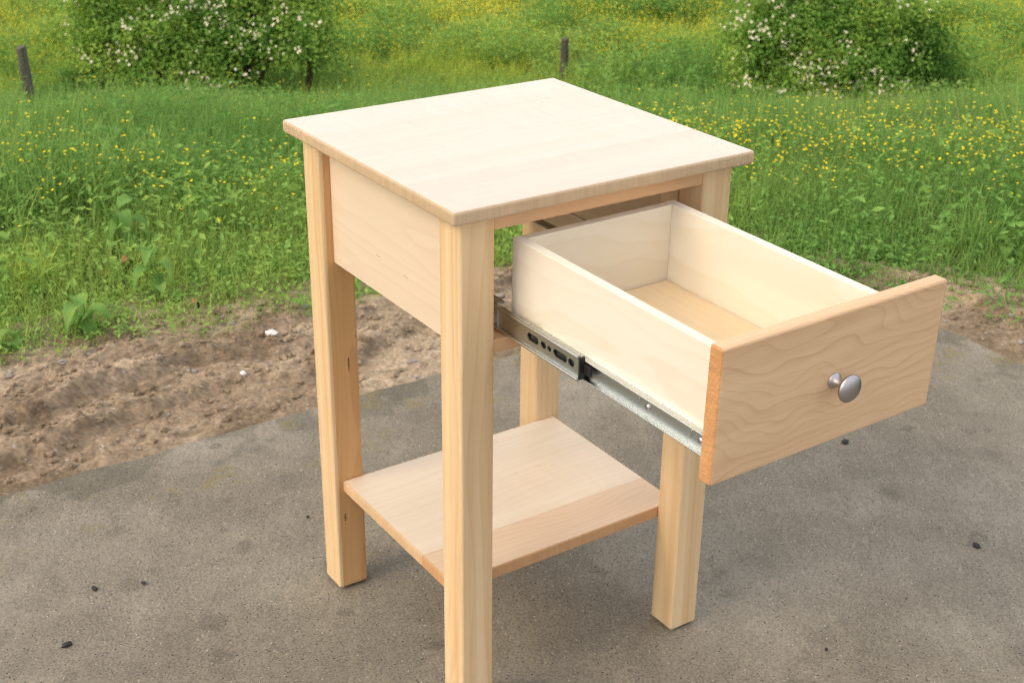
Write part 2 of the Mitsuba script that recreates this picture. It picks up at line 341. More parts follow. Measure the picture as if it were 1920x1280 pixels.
add(dk + "__side", mesh_of(rbox((BX0, FY + 0.0003, BZ0), (BX0 + bt, BY, BZ1), 0.0012), DM), "wood_poplar", smooth=30)
add(dk + "__side", mesh_of(rbox((BX1 - bt, FY + 0.0003, BZ0), (BX1, BY, BZ1), 0.0012), DM), "wood_poplar", smooth=30)
add(dk + "__back", mesh_of(rbox((BX0 + bt + 0.0002, BY - bt, BZ0), (BX1 - bt - 0.0002, BY - 0.0004, BZ1 - 0.0004), 0.0010), DM), "wood_poplar_back", smooth=30)
add(dk + "__inner_front", mesh_of(rbox((BX0 + bt + 0.0002, FY + 0.0004, BZ0), (BX1 - bt - 0.0002, FY + bt, BZ1 - 0.0004), 0.0010), DM), "wood_poplar_back", smooth=30)
add(dk + "__bottom", mesh_of(mbox((BX0 + bt + 0.0018, FY + bt + 0.0018, 0.5790), (BX1 - bt - 0.0018, BY - bt - 0.0018, 0.5850)), DM), "wood_bottom")
# knob: a turned profile on the drawer front
prof = np.array([(0, 0), (0.0088, 0), (0.0092, 0.0012), (0.0084, 0.0026), (0.0062, 0.0042), (0.0046, 0.0075), (0.0044, 0.0120), (0.0054, 0.0150), (0.0095, 0.0168), (0.0136, 0.0186), (0.0155, 0.0208), (0.0158, 0.0224),
                 (0.0150, 0.0243), (0.0128, 0.0262), (0.0095, 0.0277), (0.0050, 0.0287), (0, 0.0290)])
knob = trimesh.creation.revolve(prof, sections=48)
K = np.eye(4); K[:3, :3] = [[1, 0, 0], [0, 0, -1], [0, 1, 0]]; K[:3, 3] = [0.2305, FY - 0.0189, 0.6405]
knob.apply_transform(K); knob.apply_transform(DM)
add(dk + "__knob", knob, "nickel", smooth=50)

# drawer slides
def rail_mesh(y_a, y_b, zc, h, x_web, side, lip, depth, holes=()):
    """A ball-bearing rail: a flat web with a rolled lip along each edge; side is the way the lips stand out from the web."""
    web = mbox((min(x_web, x_web + side * 0.0013), y_a, zc - h / 2), (max(x_web, x_web + side * 0.0013), y_b, zc + h / 2))
    for (yc, ln, zh) in holes:
        cyl = m3.Manifold.cylinder(0.02, zh / 2, zh / 2, 20, True).rotate([0, 90, 0])
        web -= m3.Manifold.batch_hull([cyl.translate([x_web, yc - ln / 2, zc]), cyl.translate([x_web, yc + ln / 2, zc])])
    m = web
    for s in (-1, 1):
        zz = zc + s * (h / 2 - lip / 2)
        c = m3.Manifold.cylinder(y_b - y_a, lip / 2, lip / 2, 20).rotate([-90, 0, 0])
        a = c.translate([x_web + side * lip * 0.5, y_a, zz]); b = c.translate([x_web + side * (depth - lip / 2), y_a, zz])
        m = m + m3.Manifold.batch_hull([a, b])
    return m
def slide(mirror):
    k = numbered_part(ns + "__drawer_slide")
    sgn = -1 if mirror else 1
    MX = np.eye(4)
    if mirror:
        MX[0, 0] = -1; MX[0, 3] = W
    def put(name, m, mat, M=None, smooth=35):
        t = mesh_of(m, MX)
        if M is not None:
            t.apply_transform(M)
        add(k + "__" + name, t, mat, smooth=smooth)
    zc = 0.5815
    put("outer_rail", rail_mesh(0.046, 0.385, zc - 0.001, 0.045, 0.0902, 1, 0.0035, 0.0105), "steel")
    put("middle_rail", rail_mesh(-0.125, 0.22, zc + 0.0015, 0.033, 0.0925, -1, 0.0045, 0.0060, holes=((-0.030, 0.014, 0.0095), (-0.052, 0.003, 0.008), (-0.064, 0.002, 0.006), (-0.086, 0.018, 0.0095), (-0.108, 0.003, 0.009))), "steel")
    put("ball_cage", mbox((0.0950, -0.118, zc - 0.0085), (0.0958, 0.15, zc + 0.0110)), "black_plastic")
    put("stop_clip", rbox((0.0890, -0.1275, zc - 0.0125), (0.0972, -0.1245, zc + 0.0155), 0.0010) + rbox((0.0945, -0.140, zc - 0.006), (0.0985, -0.122, zc + 0.007), 0.001), "black_plastic")
    inner = rail_mesh(FY + 0.0005, -0.03, zc, 0.0255, 0.1028, -1, 0.0014, 0.0085)
    put("inner_rail", inner, "steel", DM if not mirror else DM)
    for yc in (-0.232, -0.318):
        s = m3.Manifold.sphere(0.0042, 24).scale([0.55, 1, 1]).translate([0.1012, yc, zc - 0.0005])
        put("screw", s, "nickel", DM)
        tab = rbox((0.1004, yc + 0.0140, zc - 0.004), (0.1020, yc + 0.0158, zc + 0.0055), 0.0005)
        put("slot_tab", tab, "steel", DM)
_np = {}
def numbered_part(base):
    n = _np.get(base, 0); _np[base] = n + 1
    return base if n == 0 else f"{base}_{n:03d}"
slide(False); slide(True)

# ------------------------------------------------------------------ vegetation
rng = np.random.default_rng(11)
def blades(n, radius, h0, h1, width, segs=2, lean=0.5, seed=0, clump=0):
    r = np.random.default_rng(seed)
    rad = radius * np.sqrt(r.random(n)); th = r.random(n) * 2 * np.pi
    x, y = rad * np.cos(th), rad * np.sin(th)
    if clump:
        c = r.integers(0, clump, n); ca = r.random(clump) * 2 * np.pi; cr = radius * np.sqrt(r.random(clump))
        x = cr[c] * np.cos(ca[c]) + r.normal(0, radius * 0.08, n); y = cr[c] * np.sin(ca[c]) + r.normal(0, radius * 0.08, n)
    h = h0 + (h1 - h0) * r.beta(2, 2, n); w = width * (0.6 + 0.8 * r.random(n))
    az = r.random(n) * 2 * np.pi; bend = lean * (0.2 + r.random(n)) ** 1.5
    dirx, diry = np.cos(az), np.sin(az); sx, sy = -diry, dirx
    tw = r.normal(0, 0.6, n)
    vs = []
    lv = np.linspace(0, 1, segs + 1)
    for t in lv:
        ang = bend * t * 1.6
        out, up = h * t * np.sin(ang) * 0.9, h * t * np.cos(ang)
        ww = w * (1 - t ** 1.6) * 0.5
        c = np.stack([x + dirx * out, y + diry * out, up - 0.02], -1)
        s = np.stack([sx * np.cos(tw * t) + dirx * np.sin(tw * t), sy * np.cos(tw * t) + diry * np.sin(tw * t), 0 * x], -1) * ww[:, None]
        vs += [c - s, c + s] if t < 1 else [c]
    V = np.stack(vs, 1); m = V.shape[1]
    f = []
    for k in range(segs - 1):
        f += [(2 * k, 2 * k + 1, 2 * k + 3), (2 * k, 2 * k + 3, 2 * k + 2)]
    f.append((m - 3, m - 2, m - 1))
    F = (np.arange(n) * m)[:, None, None] + np.array(f)[None]
    return V.reshape(-1, 3), F.reshape(-1, 3)

def leaves(P, N, L, Wd, r, fold=0.25):
    """Small folded leaves at P, lying roughly square to N; four triangles each."""
    n = len(P)
    N = N / (np.linalg.norm(N, axis=1, keepdims=True) + 1e-9)
    a = np.cross(N, r.normal(size=(n, 3))); a /= np.linalg.norm(a, axis=1, keepdims=True) + 1e-9
    b = np.cross(N, a)
    L, Wd = np.broadcast_to(L, n)[:, None], np.broadcast_to(Wd, n)[:, None]
    mid = P + a * L * 0.5 - N * L * fold * 0.3
    V = np.stack([P, mid - b * Wd / 2 + N * Wd * fold, P + a * L, mid + b * Wd / 2 + N * Wd * fold, mid], 1)
    f = np.array([(0, 4, 1), (1, 4, 2), (2, 4, 3), (3, 4, 0)])
    return V.reshape(-1, 3), ((np.arange(n) * 5)[:, None, None] + f[None]).reshape(-1, 3)

def join(parts):
    vs, fs, k = [], [], 0
    for v, f in parts:
        vs.append(v); fs.append(np.asarray(f) + k); k += len(v)
    return np.vstack(vs), np.vstack(fs)

def tri(vf):
    return trimesh.Trimesh(vf[0], vf[1], process=False)

def forb_patch(n, radius, h, size, seed):
    r = np.random.default_rng(seed)
    rad = radius * np.sqrt(r.random(n)); th = r.random(n) * 2 * np.pi
    z = h * r.beta(1.6, 1.6, n)
    P = np.stack([rad * np.cos(th), rad * np.sin(th), z], -1)
    N = np.stack([r.normal(0, 0.45, n), r.normal(0, 0.45, n), np.ones(n)], -1)
    L = size * (0.5 + r.random(n)); 
    a = leaves(P, N, L, L * (0.28 + 0.3 * r.random(n)), r)
    # stalks
    k = n // 2
    top = P[:k]; bot = np.stack([top[:, 0] * 0.92, top[:, 1] * 0.92, 0 * z[:k] - 0.01], -1)
    s = np.stack([np.full(k, 0.0009), np.zeros(k), np.zeros(k)], -1)
    V = np.stack([bot - s, bot + s, top], 1).reshape(-1, 3)
    return join([a, (V, np.arange(3 * k).reshape(-1, 3))])

for name, mesh, mat in (("short_grass", blades(850, 0.27, 0.05, 0.18, 0.0030, 3, 1.0, 1), "grass_material"),
                        ("long_grass", blades(620, 0.27, 0.08, 0.26, 0.0042, 3, 1.1, 2, 26), "grass_material"),
                        ("edge_grass", blades(420, 0.20, 0.03, 0.12, 0.0032, 3, 1.0, 3), "grass_material"),
                        ("meadow_grass", blades(1300, 0.60, 0.06, 0.20, 0.0066, 2, 1.0, 4, 40), "meadow_material"),
                        ("rank_grass", blades(700, 0.40, 0.10, 0.30, 0.0050, 3, 0.9, 5, 24), "grass_material"),
                        ("forb", forb_patch(380, 0.26, 0.13, 0.020, 6), "forb_material"),
                        ("creeper", forb_patch(300, 0.20, 0.05, 0.019, 7), "forb_material"),
                        ("seed_stalk", blades(26, 0.22, 0.20, 0.38, 0.0022, 4, 0.55, 12), "straw_stalk_material"),
                        ("leafy_weed", forb_patch(60, 0.14, 0.14, 0.052, 9), "forb_material"),
                        ("meadow_forb", forb_patch(300, 0.22, 0.26, 0.034, 8), "forb_material")):
    scene["group_" + name] = {"type": "shapegroup", name: mikit.ply(tri(mesh), mat)}

count = {}
def normal_at(x, y):
    w = x * NW[0] + y * NW[1]
    d = float(_zf(w + 0.2) - _zf(w - 0.2)) / 0.4
    n = np.array([-d * NW[0], -d * NW[1], 1.0]); return n / np.linalg.norm(n)
POST = wt(5.30, -2.40)
def plant_patch(kind, stuff, x, y, s=1.0, dz=0.0):
    if stuff == "grass" and math.hypot(x - POST[0] + 0.07, y - POST[1] + 0.30) < 0.42:
        if kind != "short_grass":
            return
        s *= 0.4
    count[stuff] = count.get(stuff, 0) + 1
    n = normal_at(x, y)
    z = np.array([0, 0, 1.0]); v = np.cross(z, n); c = n[2]
    K = np.array([[0, -v[2], v[1]], [v[2], 0, -v[0]], [-v[1], v[0], 0]])
    R = np.eye(3) + K + K @ K / (1 + c)
    a = rng.random() * 2 * np.pi
    R = R @ np.array([[math.cos(a), -math.sin(a), 0], [math.sin(a), math.cos(a), 0], [0, 0, 1]])
    M = np.eye(4); M[:3, :3] = R * s; M[:3, 3] = [x, y, float(ground_z(x, y)) + dz]
    scene[f"{stuff}__{count[stuff]:03d}"] = {"type": "instance", "to_world": T(M.tolist()), "g": {"type": "ref", "id": "group_" + kind}}

def span(w):
    return 0.40 * (w + 1.44) + 0.9 + 0.22 * max(float(np.max(w)) - 4.5, 0.0)
def scatter(w0, w1, step, jitter=0.5):
    w = w0
    while w < w1:
        t = -span(w)
        while t < span(w):
            ww, tt = w + rng.uniform(-jitter, jitter) * step, t + rng.uniform(-jitter, jitter) * step
            yield (ww, tt, *wt(ww, tt))
            t += step
        w += step * 0.9
def ramp(a, b, v):
    k = min(max((v - a) / (b - a), 0.0), 1.0)
    return k * k * (3 - 2 * k)
def grass_limit(x, y):
    return 0.48 - 0.11 * ramp(0.4, 0.9, x) - 0.13 * ramp(0.8, 1.35, x) - 0.20 * ramp(1.10, 1.35, x) * ramp(0.55, 0.8, y) + 0.10 * (pn(x, y, 2.2, 2) - 0.5) * 2
def pn(x, y, f, seed=0):
    return float(meshkit.fbm(np.array([x * f, y * f, seed * 3.7]), 3, seed))
for w, t, x, y in scatter(0.6, 7.3, 0.29):
    e = float(edge_np(np.array(x), np.array(y)))
    lim = grass_limit(x, y)
    if e < lim + 0.14:
        continue
    if e < lim + 0.45:
        plant_patch("short_grass", "grass", x, y, rng.uniform(0.55, 0.9))
        if rng.random() < 0.75:
            plant_patch("forb", "grass", x, y, rng.uniform(0.6, 1.0))
    else:
        f = pn(x, y, 0.8, 4)
        plant_patch("short_grass" if f < 0.5 or e < 1.5 else "long_grass", "grass", x, y, (0.62 + 0.85 * ramp(0.3, 0.7, pn(x, y, 1.9, 13))) * (1.0 - 0.52 * ramp(4.0, 5.8, w)))
        if rng.random() < 0.30:
            plant_patch("seed_stalk", "grass", x, y, rng.uniform(0.6, 1.0) * (1.0 - 0.4 * ramp(4.0, 5.8, w)))
        if rng.random() < (0.65 if e < 1.6 else 0.15):
            plant_patch("forb", "grass", x, y, rng.uniform(0.9, 1.4))
for w, t, x, y in scatter(0.5, 2.6, 0.12):
    e = float(edge_np(np.array(x), np.array(y)))
    lim = grass_limit(x, y)
    if lim + 0.02 < e < lim + 0.55:
        plant_patch("creeper" if rng.random() < 0.45 else "edge_grass", "grass", x, y, rng.uniform(0.6, 1.0))
for w, t, x, y in scatter(1.1, 5.0, 0.42):
    e = float(edge_np(np.array(x), np.array(y)))
    if e > grass_limit(x, y) + 0.15 and rng.random() < (0.30 if t < 0.4 else 0.12):
        plant_patch("leafy_weed", "grass", x, y, rng.uniform(0.5, 1.05))
for w, t, x, y in scatter(6.0, 7.3, 0.38):
    if rng.random() < 0.55 and t > -2.3:
        plant_patch("rank_grass", "grass", x, y, rng.uniform(0.35, 0.62))
for w, t, x, y in scatter(7.0, 16.5, 0.62):
    plant_patch("meadow_grass", "meadow_grass", x, y, rng.uniform(0.75, 1.1))
    if pn(x, y, 2.3, 9) > 0.50:
        for q in range(4):
            plant_patch("meadow_forb", "meadow_grass", x + rng.normal(0, 0.2), y + rng.normal(0, 0.2), rng.uniform(0.6, 1.2))
labels["grass"] = {"label": "lush green grass and small weeds beyond the bare soil", "category": "grass", "kind": "stuff"}
labels["meadow_grass"] = {"label": "yellow green meadow grass on the slope behind the fence posts", "category": "grass", "kind": "stuff"}

# buttercups: five cupped petals on a thin stalk
YEL, GRN = (0.82, 0.66, 0.04), (0.12, 0.22, 0.05)
def buttercup(h, d, r):
    V, F, C = [], [], []
    top = np.array([r.normal(0, 0.02), r.normal(0, 0.02), h])
    w = 0.0008
    V += [[-w, 0, -0.01], [w, 0, -0.01], top.tolist()]; F.append([0, 1, 2]); C += [GRN] * 3
    tilt = r.normal(0, 0.25, 2)
    base = len(V); V.append(top.tolist()); C.append(YEL)
    for k in range(10):
        a = k * np.pi / 5
        rr = d / 2 * (1.0 if k % 2 == 0 else 0.72)
        o = np.array([math.cos(a) * rr, math.sin(a) * rr, d * 0.22])
        o[2] += o[0] * tilt[0] + o[1] * tilt[1]
        V.append((top + o).tolist()); C.append(YEL)
    F += [[base, base + 1 + k, base + 1 + (k + 1) % 10] for k in range(10)]
    return np.array(V, float), np.array(F), np.array(C)
bc = [buttercup(rng.uniform(0.12, 0.22), rng.uniform(0.0068, 0.0092), rng) for _ in range(8)]
bc_ply = [mikit.ply(tri((v, f)), "flower_material", color=c) for v, f, c in bc]
def pnv(x, y, f, seed):
    return meshkit.fbm(np.stack([x * f, y * f, 0 * x + seed * 3.7], -1), 3, seed)
n = 60000
w = rng.uniform(1.1, 7.0, n); t = rng.uniform(-1, 1, n) * span(7.0)
ok = np.abs(t) < 0.40 * (w + 1.44) + 1.0; w, t = w[ok], t[ok]
x, y = wt(w, t)
right = np.exp(-((w - 2.2) / 0.38) ** 2) / (1 + np.exp(-(t - 0.35) * 5))
left = np.exp(-((w - 1.95) / 0.36) ** 2) / (1 + np.exp((t + 0.25) * 5))
dens = 2.6 * right * (0.15 + 1.9 * (pnv(x, y, 1.3, 3) > 0.47)) + 1.05 * left * (0.25 + 1.5 * (pnv(x, y, 1.7, 6) > 0.47)) + 0.06 * (pnv(x, y, 1.0, 8) > 0.55)
bare = edge_np(x, y) < 0.54 - 0.14 * np.clip((x - 0.4) / 0.5, 0, 1) - 0.12 * np.clip((x - 0.8) / 0.55, 0, 1)
ok = (rng.random(len(x)) < dens * 0.62) & ~bare
spots = sorted(zip(np.hypot(x - CAM[0], y - CAM[1])[ok], x[ok], y[ok]))
def in_view(x, y, z):
    d = np.array([x, y, z]) - CAM; k = d @ FWD; rt = np.cross(FWD, UP)
    return abs(d @ rt / k) < 0.385 and abs(d @ UP / k) < 0.26
near, rest = [], []
for s in spots:
    (near if len(near) < 300 and in_view(s[1], s[2], float(ground_z(s[1], s[2])) + 0.12) else rest).append(s)
for (_, x, y) in near:
    k = thing("buttercup", "small yellow buttercup flower standing among the green weeds near the pavement", "flower", "yellow buttercups in the near grass")
    scene[k] = {**bc_ply[rng.integers(8)], "to_world": T().translate([float(x), float(y), float(ground_z(x, y))]).rotate([0, 0, 1], float(rng.uniform(0, 360))).scale(float(rng.uniform(0.8, 1.15)))}
def flower_mesh(pts, simple=False):
    vs, fs, cs, k = [], [], [], 0
    for (x, y, s) in pts:
        v, f, c = bc[rng.integers(8)]
        a = rng.random() * 6.28; R = np.array([[math.cos(a), -math.sin(a), 0], [math.sin(a), math.cos(a), 0], [0, 0, 1]])
        vs.append((v * s) @ R.T + [x, y, float(ground_z(x, y))]); fs.append(f + k); cs.append(c); k += len(v)
    return (np.vstack(vs), np.vstack(fs)), np.vstack(cs)
m, c = flower_mesh([(x, y, rng.uniform(0.8, 1.2)) for (_, x, y) in rest])
add("buttercup_drift", tri(m), "flower_material", color=c)
labels["buttercup_drift"] = {"label": "scattered yellow buttercups farther back in the green grass", "category": "flowers", "kind": "stuff"}
# the meadow's own flowers, far too many to count
r = np.random.default_rng(21)
n = 330000
w = 7.1 + 9.4 * np.sqrt(r.random(n)); t = (r.random(n) * 2 - 1) * (0.40 * (w + 1.44) + 1.5)
x, y = wt(w, t)
dens = meshkit.fbm(np.stack([x * 2.3, y * 2.3, 0 * x], -1), 4, 15)
keep = r.random(n) < np.clip((dens - 0.42) * 6.0, 0.22, 1)
x, y = x[keep], y[keep]; n = len(x)
P = np.stack([x, y, ground_z(x, y) + r.uniform(0.08, 0.24, n)], -1)
N = np.stack([r.normal(0, 0.4, n) - 0.25, r.normal(0, 0.4, n) - 0.35, np.ones(n)], -1)
N /= np.linalg.norm(N, axis=1, keepdims=True)
a = np.cross(N, r.normal(size=(n, 3))); a /= np.linalg.norm(a, axis=1, keepdims=True); b = np.cross(N, a)
sz = r.uniform(0.0034, 0.0058, n)[:, None]
vf = (np.stack([P - a * sz, P - b * sz, P + a * sz, P + b * sz], 1).reshape(-1, 3), ((np.arange(n) * 4)[:, None, None] + np.array([(0, 1, 2), (0, 2, 3)])[None]).reshape(-1, 3))
add("meadow_flowers", tri(vf), "flower_material", color=np.tile([0.78, 0.68, 0.06], (len(vf[0]), 1)))
labels["meadow_flowers"] = {"label": "yellow flowers covering the meadow slope behind the fence posts", "category": "flowers", "kind": "stuff"}

# bushes
def cane(a, b, r0, r1, sag, r, n=7, sides=5, wob=0.012):
    a, b = np.array(a, float), np.array(b, float)
    s = np.linspace(0, 1, n)
    P = a + (b - a) * s[:, None]; P[:, 2] += sag * np.sin(s * np.pi)
    P[1:-1] += r.normal(0, wob, (n - 2, 3))
    tdir = np.gradient(P, axis=0); tdir /= np.linalg.norm(tdir, axis=1, keepdims=True)
    u = np.cross(tdir, [0.3, 0.9, 0.1]); u /= np.linalg.norm(u, axis=1, keepdims=True); v = np.cross(tdir, u)
    rad = r0 + (r1 - r0) * s; ang = np.arange(sides) * 2 * np.pi / sides
    V = P[:, None] + rad[:, None, None] * (np.cos(ang)[None, :, None] * u[:, None] + np.sin(ang)[None, :, None] * v[:, None])
    i, j = np.meshgrid(np.arange(n - 1), np.arange(sides), indexing="ij")
    a0 = (i * sides + j).ravel(); a1 = (i * sides + (j + 1) % sides).ravel()
    F = np.vstack([np.stack([a0, a1, a1 + sides], -1), np.stack([a0, a1 + sides, a0 + sides], -1)])
    return V.reshape(-1, 3), F

def rose_flower(r, d):
    V, F, C = [[0, 0, 0]], [], [(0.75, 0.60, 0.15)]
    for k in range(10):
        a = k * np.pi / 5; rr = d / 2 * (1 if k % 2 == 0 else 0.78)
        V.append([math.cos(a) * rr, math.sin(a) * rr, d * 0.12]); C.append((0.88, 0.86, 0.85))
    F = [[0, 1 + k, 1 + (k + 1) % 10] for k in range(10)]
    return np.array(V, float), np.array(F), np.array(C)

def bush(name, label, w, t, lobes, mat, seed, per=60, density=1.0, blossoms=0, leaf=0.030, trunks=(), mpp=0.0032, depth=0.30, bloom_bias=None):
    """lobes: (across, up, radius across, radius up) in metres from the foot; the crown's clumps fill and roughen them."""
    r = np.random.default_rng(seed)
    k = thing(name, label, "bush" if name != "shrub" else "shrub")
    bx, by = wt(w, t); bz = float(ground_z(bx, by))
    ax, nrm = np.array([TW[0], TW[1], 0]), np.array([NW[0], NW[1], 0])
    vs, fl, wood_parts, bl = [], [], [], []
    for (du, dz, ru, rz, dd) in lobes:
        c = np.array([bx, by, bz + dz - 0.035]) + ax * du + nrm * dd
        foot = np.array([bx, by, bz]) + ax * du * 0.35 + nrm * r.normal(0, 0.05)
        wood_parts.append(cane(foot - [0, 0, 0.05], c, 0.016, 0.006, 0.05, r))
        nc = int(per * density * 0.62)
        for _ in range(nc):
            d = r.normal(size=3); d /= np.linalg.norm(d)
            q = (0.35 + 0.65 * r.random() ** 0.5) * (1 + 0.22 * r.normal() * 0.6)
            P = c + ax * d[0] * ru * q + nrm * d[1] * (ru * 0.5 + depth * 0.5) * q + np.array([0, 0, d[2] * rz * q])
            if P[2] < bz + 0.02:
                P[2] = bz + 0.02 + 0.1 * r.random()
            m = int(r.integers(60, 120)); rad = r.uniform(0.045, 0.095)
            L = r.normal(size=(m, 3)) * rad * np.array([1, 1, 0.7])
            outward = (ax * d[0] + nrm * d[1]) * 0.6 + np.array([0, 0, 0.7])
            vs.append(leaves(P + L, outward + r.normal(size=(m, 3)) * 0.55, leaf * r.uniform(0.6, 1.25, m), leaf * r.uniform(0.35, 0.6, m), r))
            if r.random() < 0.25:
                wood_parts.append(cane(c, P, 0.005, 0.002, 0.02, r, 5, 4))
            if q > 0.70 and d[1] < 0.35 and float(meshkit.fbm(P * 4.0 + seed, 2, seed)) > 0.42:
                bl.append((P + outward * rad * 1.1 - nrm * rad * 0.5, outward - nrm * 0.5))
    add(k + "__foliage", tri(join(vs)), mat)
    labels[k + "__foliage"] = {"kind": "stuff"}
    add(k + "__branches", tri(join(wood_parts)), "cane_material", smooth=True)
    labels[k + "__branches"] = {"kind": "stuff"}
    for (u, top, rad) in trunks:
        f = np.array([bx, by, bz - 0.05]) + ax * u
        add(k + "__trunk", tri(cane(f, f + ax * 0.03 + np.array([0, 0, top]), rad, rad * 0.7, 0.0, r, 8, 8)), "cane_material", smooth=True)
    r.shuffle(bl) if False else None
    order = r.permutation(len(bl))[:blossoms]
    for i in order:
        P, o = bl[i]
        V, F, C, kk = [], [], [], 0
        for _ in range(int(r.integers(3, 9))):
            v, f, c = rose_flower(r, r.uniform(0.014, 0.020))
            n = o + r.normal(size=3) * 0.35; n /= np.linalg.norm(n)
            a = np.cross(n, [0.2, 0.3, 0.9]); a /= np.linalg.norm(a); b = np.cross(n, a)
            V.append(v @ np.stack([a, b, n]) + P + r.normal(size=3) * np.array([0.030, 0.030, 0.026])); F.append(f + kk); C.append(c); kk += len(v)
        bk = add(k + "__blossom_cluster", tri((np.vstack(V), np.vstack(F))), "flower_material", color=np.vstack(C))
        labels[bk] = {"kind": "stuff"}
    return k

def px_lobes(foot, mpp, items):
    return [((u - foot[0]) * mpp, (foot[1] - v) * mpp, ru * mpp, rv * mpp, dd) for (u, v, ru, rv, dd) in items]
bush("rose_bush", "broad white flowering rose bush beside the leaning fence post, its trunk bare at one side", 6.56, -1.76,
     px_lobes((400, 190), 0.00317, [(215, 75, 95, 75, 0.0), (330, 40, 120, 95, 0.1), (310, 125, 95, 60, -0.1), (420, 105, 100, 80, -0.05), (480, 20, 120, 85, 0.1), (575, 50, 85, 62, 0.0), (390, -60, 150, 80, 0.1), (540, -60, 120, 60, 0.1), (250, -20, 100, 60, 0.1), (400, 160, 60, 30, -0.1)]),
     "rose_leaf_material", 31, per=84, blossoms=145, trunks=((0.575, 0.55, 0.022), (0.12, 0.6, 0.03), (0.20, 0.55, 0.025)))
bush("rose_bush", "dense rose bush thick with white blossom, standing right of the upright fence post", 6.56, 1.83,
     px_lobes((1540, 195), 0.00317, [(1440, 60, 70, 70, 0.0), (1470, 120, 75, 55, -0.1), (1560, 60, 95, 85, 0.0), (1580, 140, 90, 45, -0.1), (1650, 90, 75, 80, -0.05), (1500, -30, 110, 70, 0.1), (1620, -30, 110, 70, 0.1), (1670, 150, 40, 35, -0.1)]),
     "rose_leaf_material", 32, per=84, blossoms=150)
bush("shrub", "dark green shrub without flowers at the right end of the second rose bush", 6.75, 2.56,
     px_lobes((1745, 190), 0.00325, [(1735, 110, 62, 75, 0.0), (1715, 50, 65, 55, 0.05), (1760, 145, 48, 45, -0.05), (1690, 130, 50, 55, 0.05)]),
     "shrub_leaf_material", 33, per=120, leaf=0.026)

# fence posts
def post(w, t, h, rad, tilt, label):
    k = thing("fence_post", label, "fence post")
    x, y = wt(w, t); z = float(ground_z(x, y))
    c = trimesh.creation.cylinder(rad, h + 0.3, sections=20)
    c = c.subdivide().subdivide()
    p = c.vertices
    p[:, :2] *= (1 + 0.10 * (meshkit.fbm(p * np.array([30, 30, 5]), 3, 2)[:, None] - 0.5) * 2)
    p[:, 2] += (h + 0.3) / 2 - 0.3
    p[:, :2] *= (1.06 - 0.10 * np.clip(p[:, 2:3] / h, 0, 1))
    p[:, 2] += np.where(p[:, 2] > h - 0.01, p[:, 0] * 0.25, 0)
    c.vertices = p
    R = trimesh.transformations.rotation_matrix(tilt, [NW[0], NW[1], 0]); c.apply_transform(R); c.apply_translation([x, y, z])
    add(k, c, "weathered_wood", smooth=40)
post(5.30, -2.40, 0.325, 0.026, -0.045, "leaning weathered grey wooden fence post beside the broad rose bush")
post(7.06, 0.38, 0.31, 0.025, 0.0, "upright weathered grey fence post rising behind the far corner of the nightstand top")

# broad-leaved weeds
def leaf_blade(L, Wd, r, droop):
    n = 9
    s = np.linspace(0, 1, n)
    half = Wd / 2 * np.sin(np.pi * np.clip(s, 0, 1) ** 0.75) ** 0.8 * (1 + 0.10 * np.sin(s * 23 + r.random() * 6)) + 0.001
    xx = L * s * np.cos(droop * s); zz = L * s * np.sin(0.9 - droop * 1.6 * s)
    rows = []
    for i in range(n):
        ripple = 0.05 * Wd * math.sin(s[i] * 17 + r.random())
        rows.append([[xx[i], -half[i], zz[i] + half[i] * 0.35 + ripple], [xx[i], -half[i] * 0.5, zz[i] + half[i] * 0.1], [xx[i], 0, zz[i] - half[i] * 0.05], [xx[i], half[i] * 0.5, zz[i] + half[i] * 0.1], [xx[i], half[i], zz[i] + half[i] * 0.35 - ripple]])
    V = np.array(rows).reshape(-1, 3); F = []
    for i in range(n - 1):
        for j in range(4):
            a = i * 5 + j; F += [[a, a + 5, a + 6], [a, a + 6, a + 1]]
    return V, np.array(F)
def weed(x, y, n, size, height, label, seed, mat="dock_material"):
    r = np.random.default_rng(seed)
    k = thing("broadleaf_weed", label, "plant")
    z = float(ground_z(x, y))
    top = np.array([r.normal(0, 0.02), r.normal(0, 0.02), height])
    V, F = cane([0, 0, -0.03], top, 0.003, 0.0018, 0, r, 5, 5)
    add(k + "__stem", tri((V + [x, y, z], F)), mat, smooth=True)
    for i in range(n):
        V, F = leaf_blade(size * r.uniform(0.65, 1.2), size * r.uniform(0.32, 0.5), r, r.uniform(0.5, 1.3))
        a = i * 2.4 + r.normal(0, 0.3); R = np.array([[math.cos(a), -math.sin(a), 0], [math.sin(a), math.cos(a), 0], [0, 0, 1]])
        h = (i / max(n - 1, 1)) * 0.9
        add(k + "__leaf", tri((V @ R.T + [x, y, z] + top * h, F)), mat, smooth=True)
weed(0.235, 1.96, 9, 0.10, 0.12, "broad leaved green weed above the dead brown leaf in the left grass", 41)
weed(-0.03, 1.53, 8, 0.085, 0.07, "low dock weed with wide leaves at the edge of the bare soil, left", 42)
weed(0.17, 1.60, 8, 0.075, 0.13, "spindly weed with pale pointed leaves beside the low dock weed", 43)
weed(-0.20, 1.52, 5, 0.06, 0.04, "small weed with two wide leaves at the left border of the grass", 44)
weed(0.02, 2.75, 9, 0.11, 0.14, "leafy weed deep in the left grass, first of the two behind the buttercups", 45)
weed(0.45, 2.70, 10, 0.11, 0.16, "leafy weed deep in the left grass, nearer the nightstand", 46)
weed(0.47, 1.95, 7, 0.08, 0.09, "green weed with spreading leaves left of the rear nightstand leg", 47)
weed(1.78, 0.86, 6, 0.055, 0.05, "small green weed by the bare soil behind the drawer front", 48)
weed(2.05, 0.70, 7, 0.07, 0.06, "green weed among the long grass tufts at the right", 49)
weed(3.05, 1.35, 7, 0.10, 0.14, "wide leaved weed among the buttercups at the right", 50)
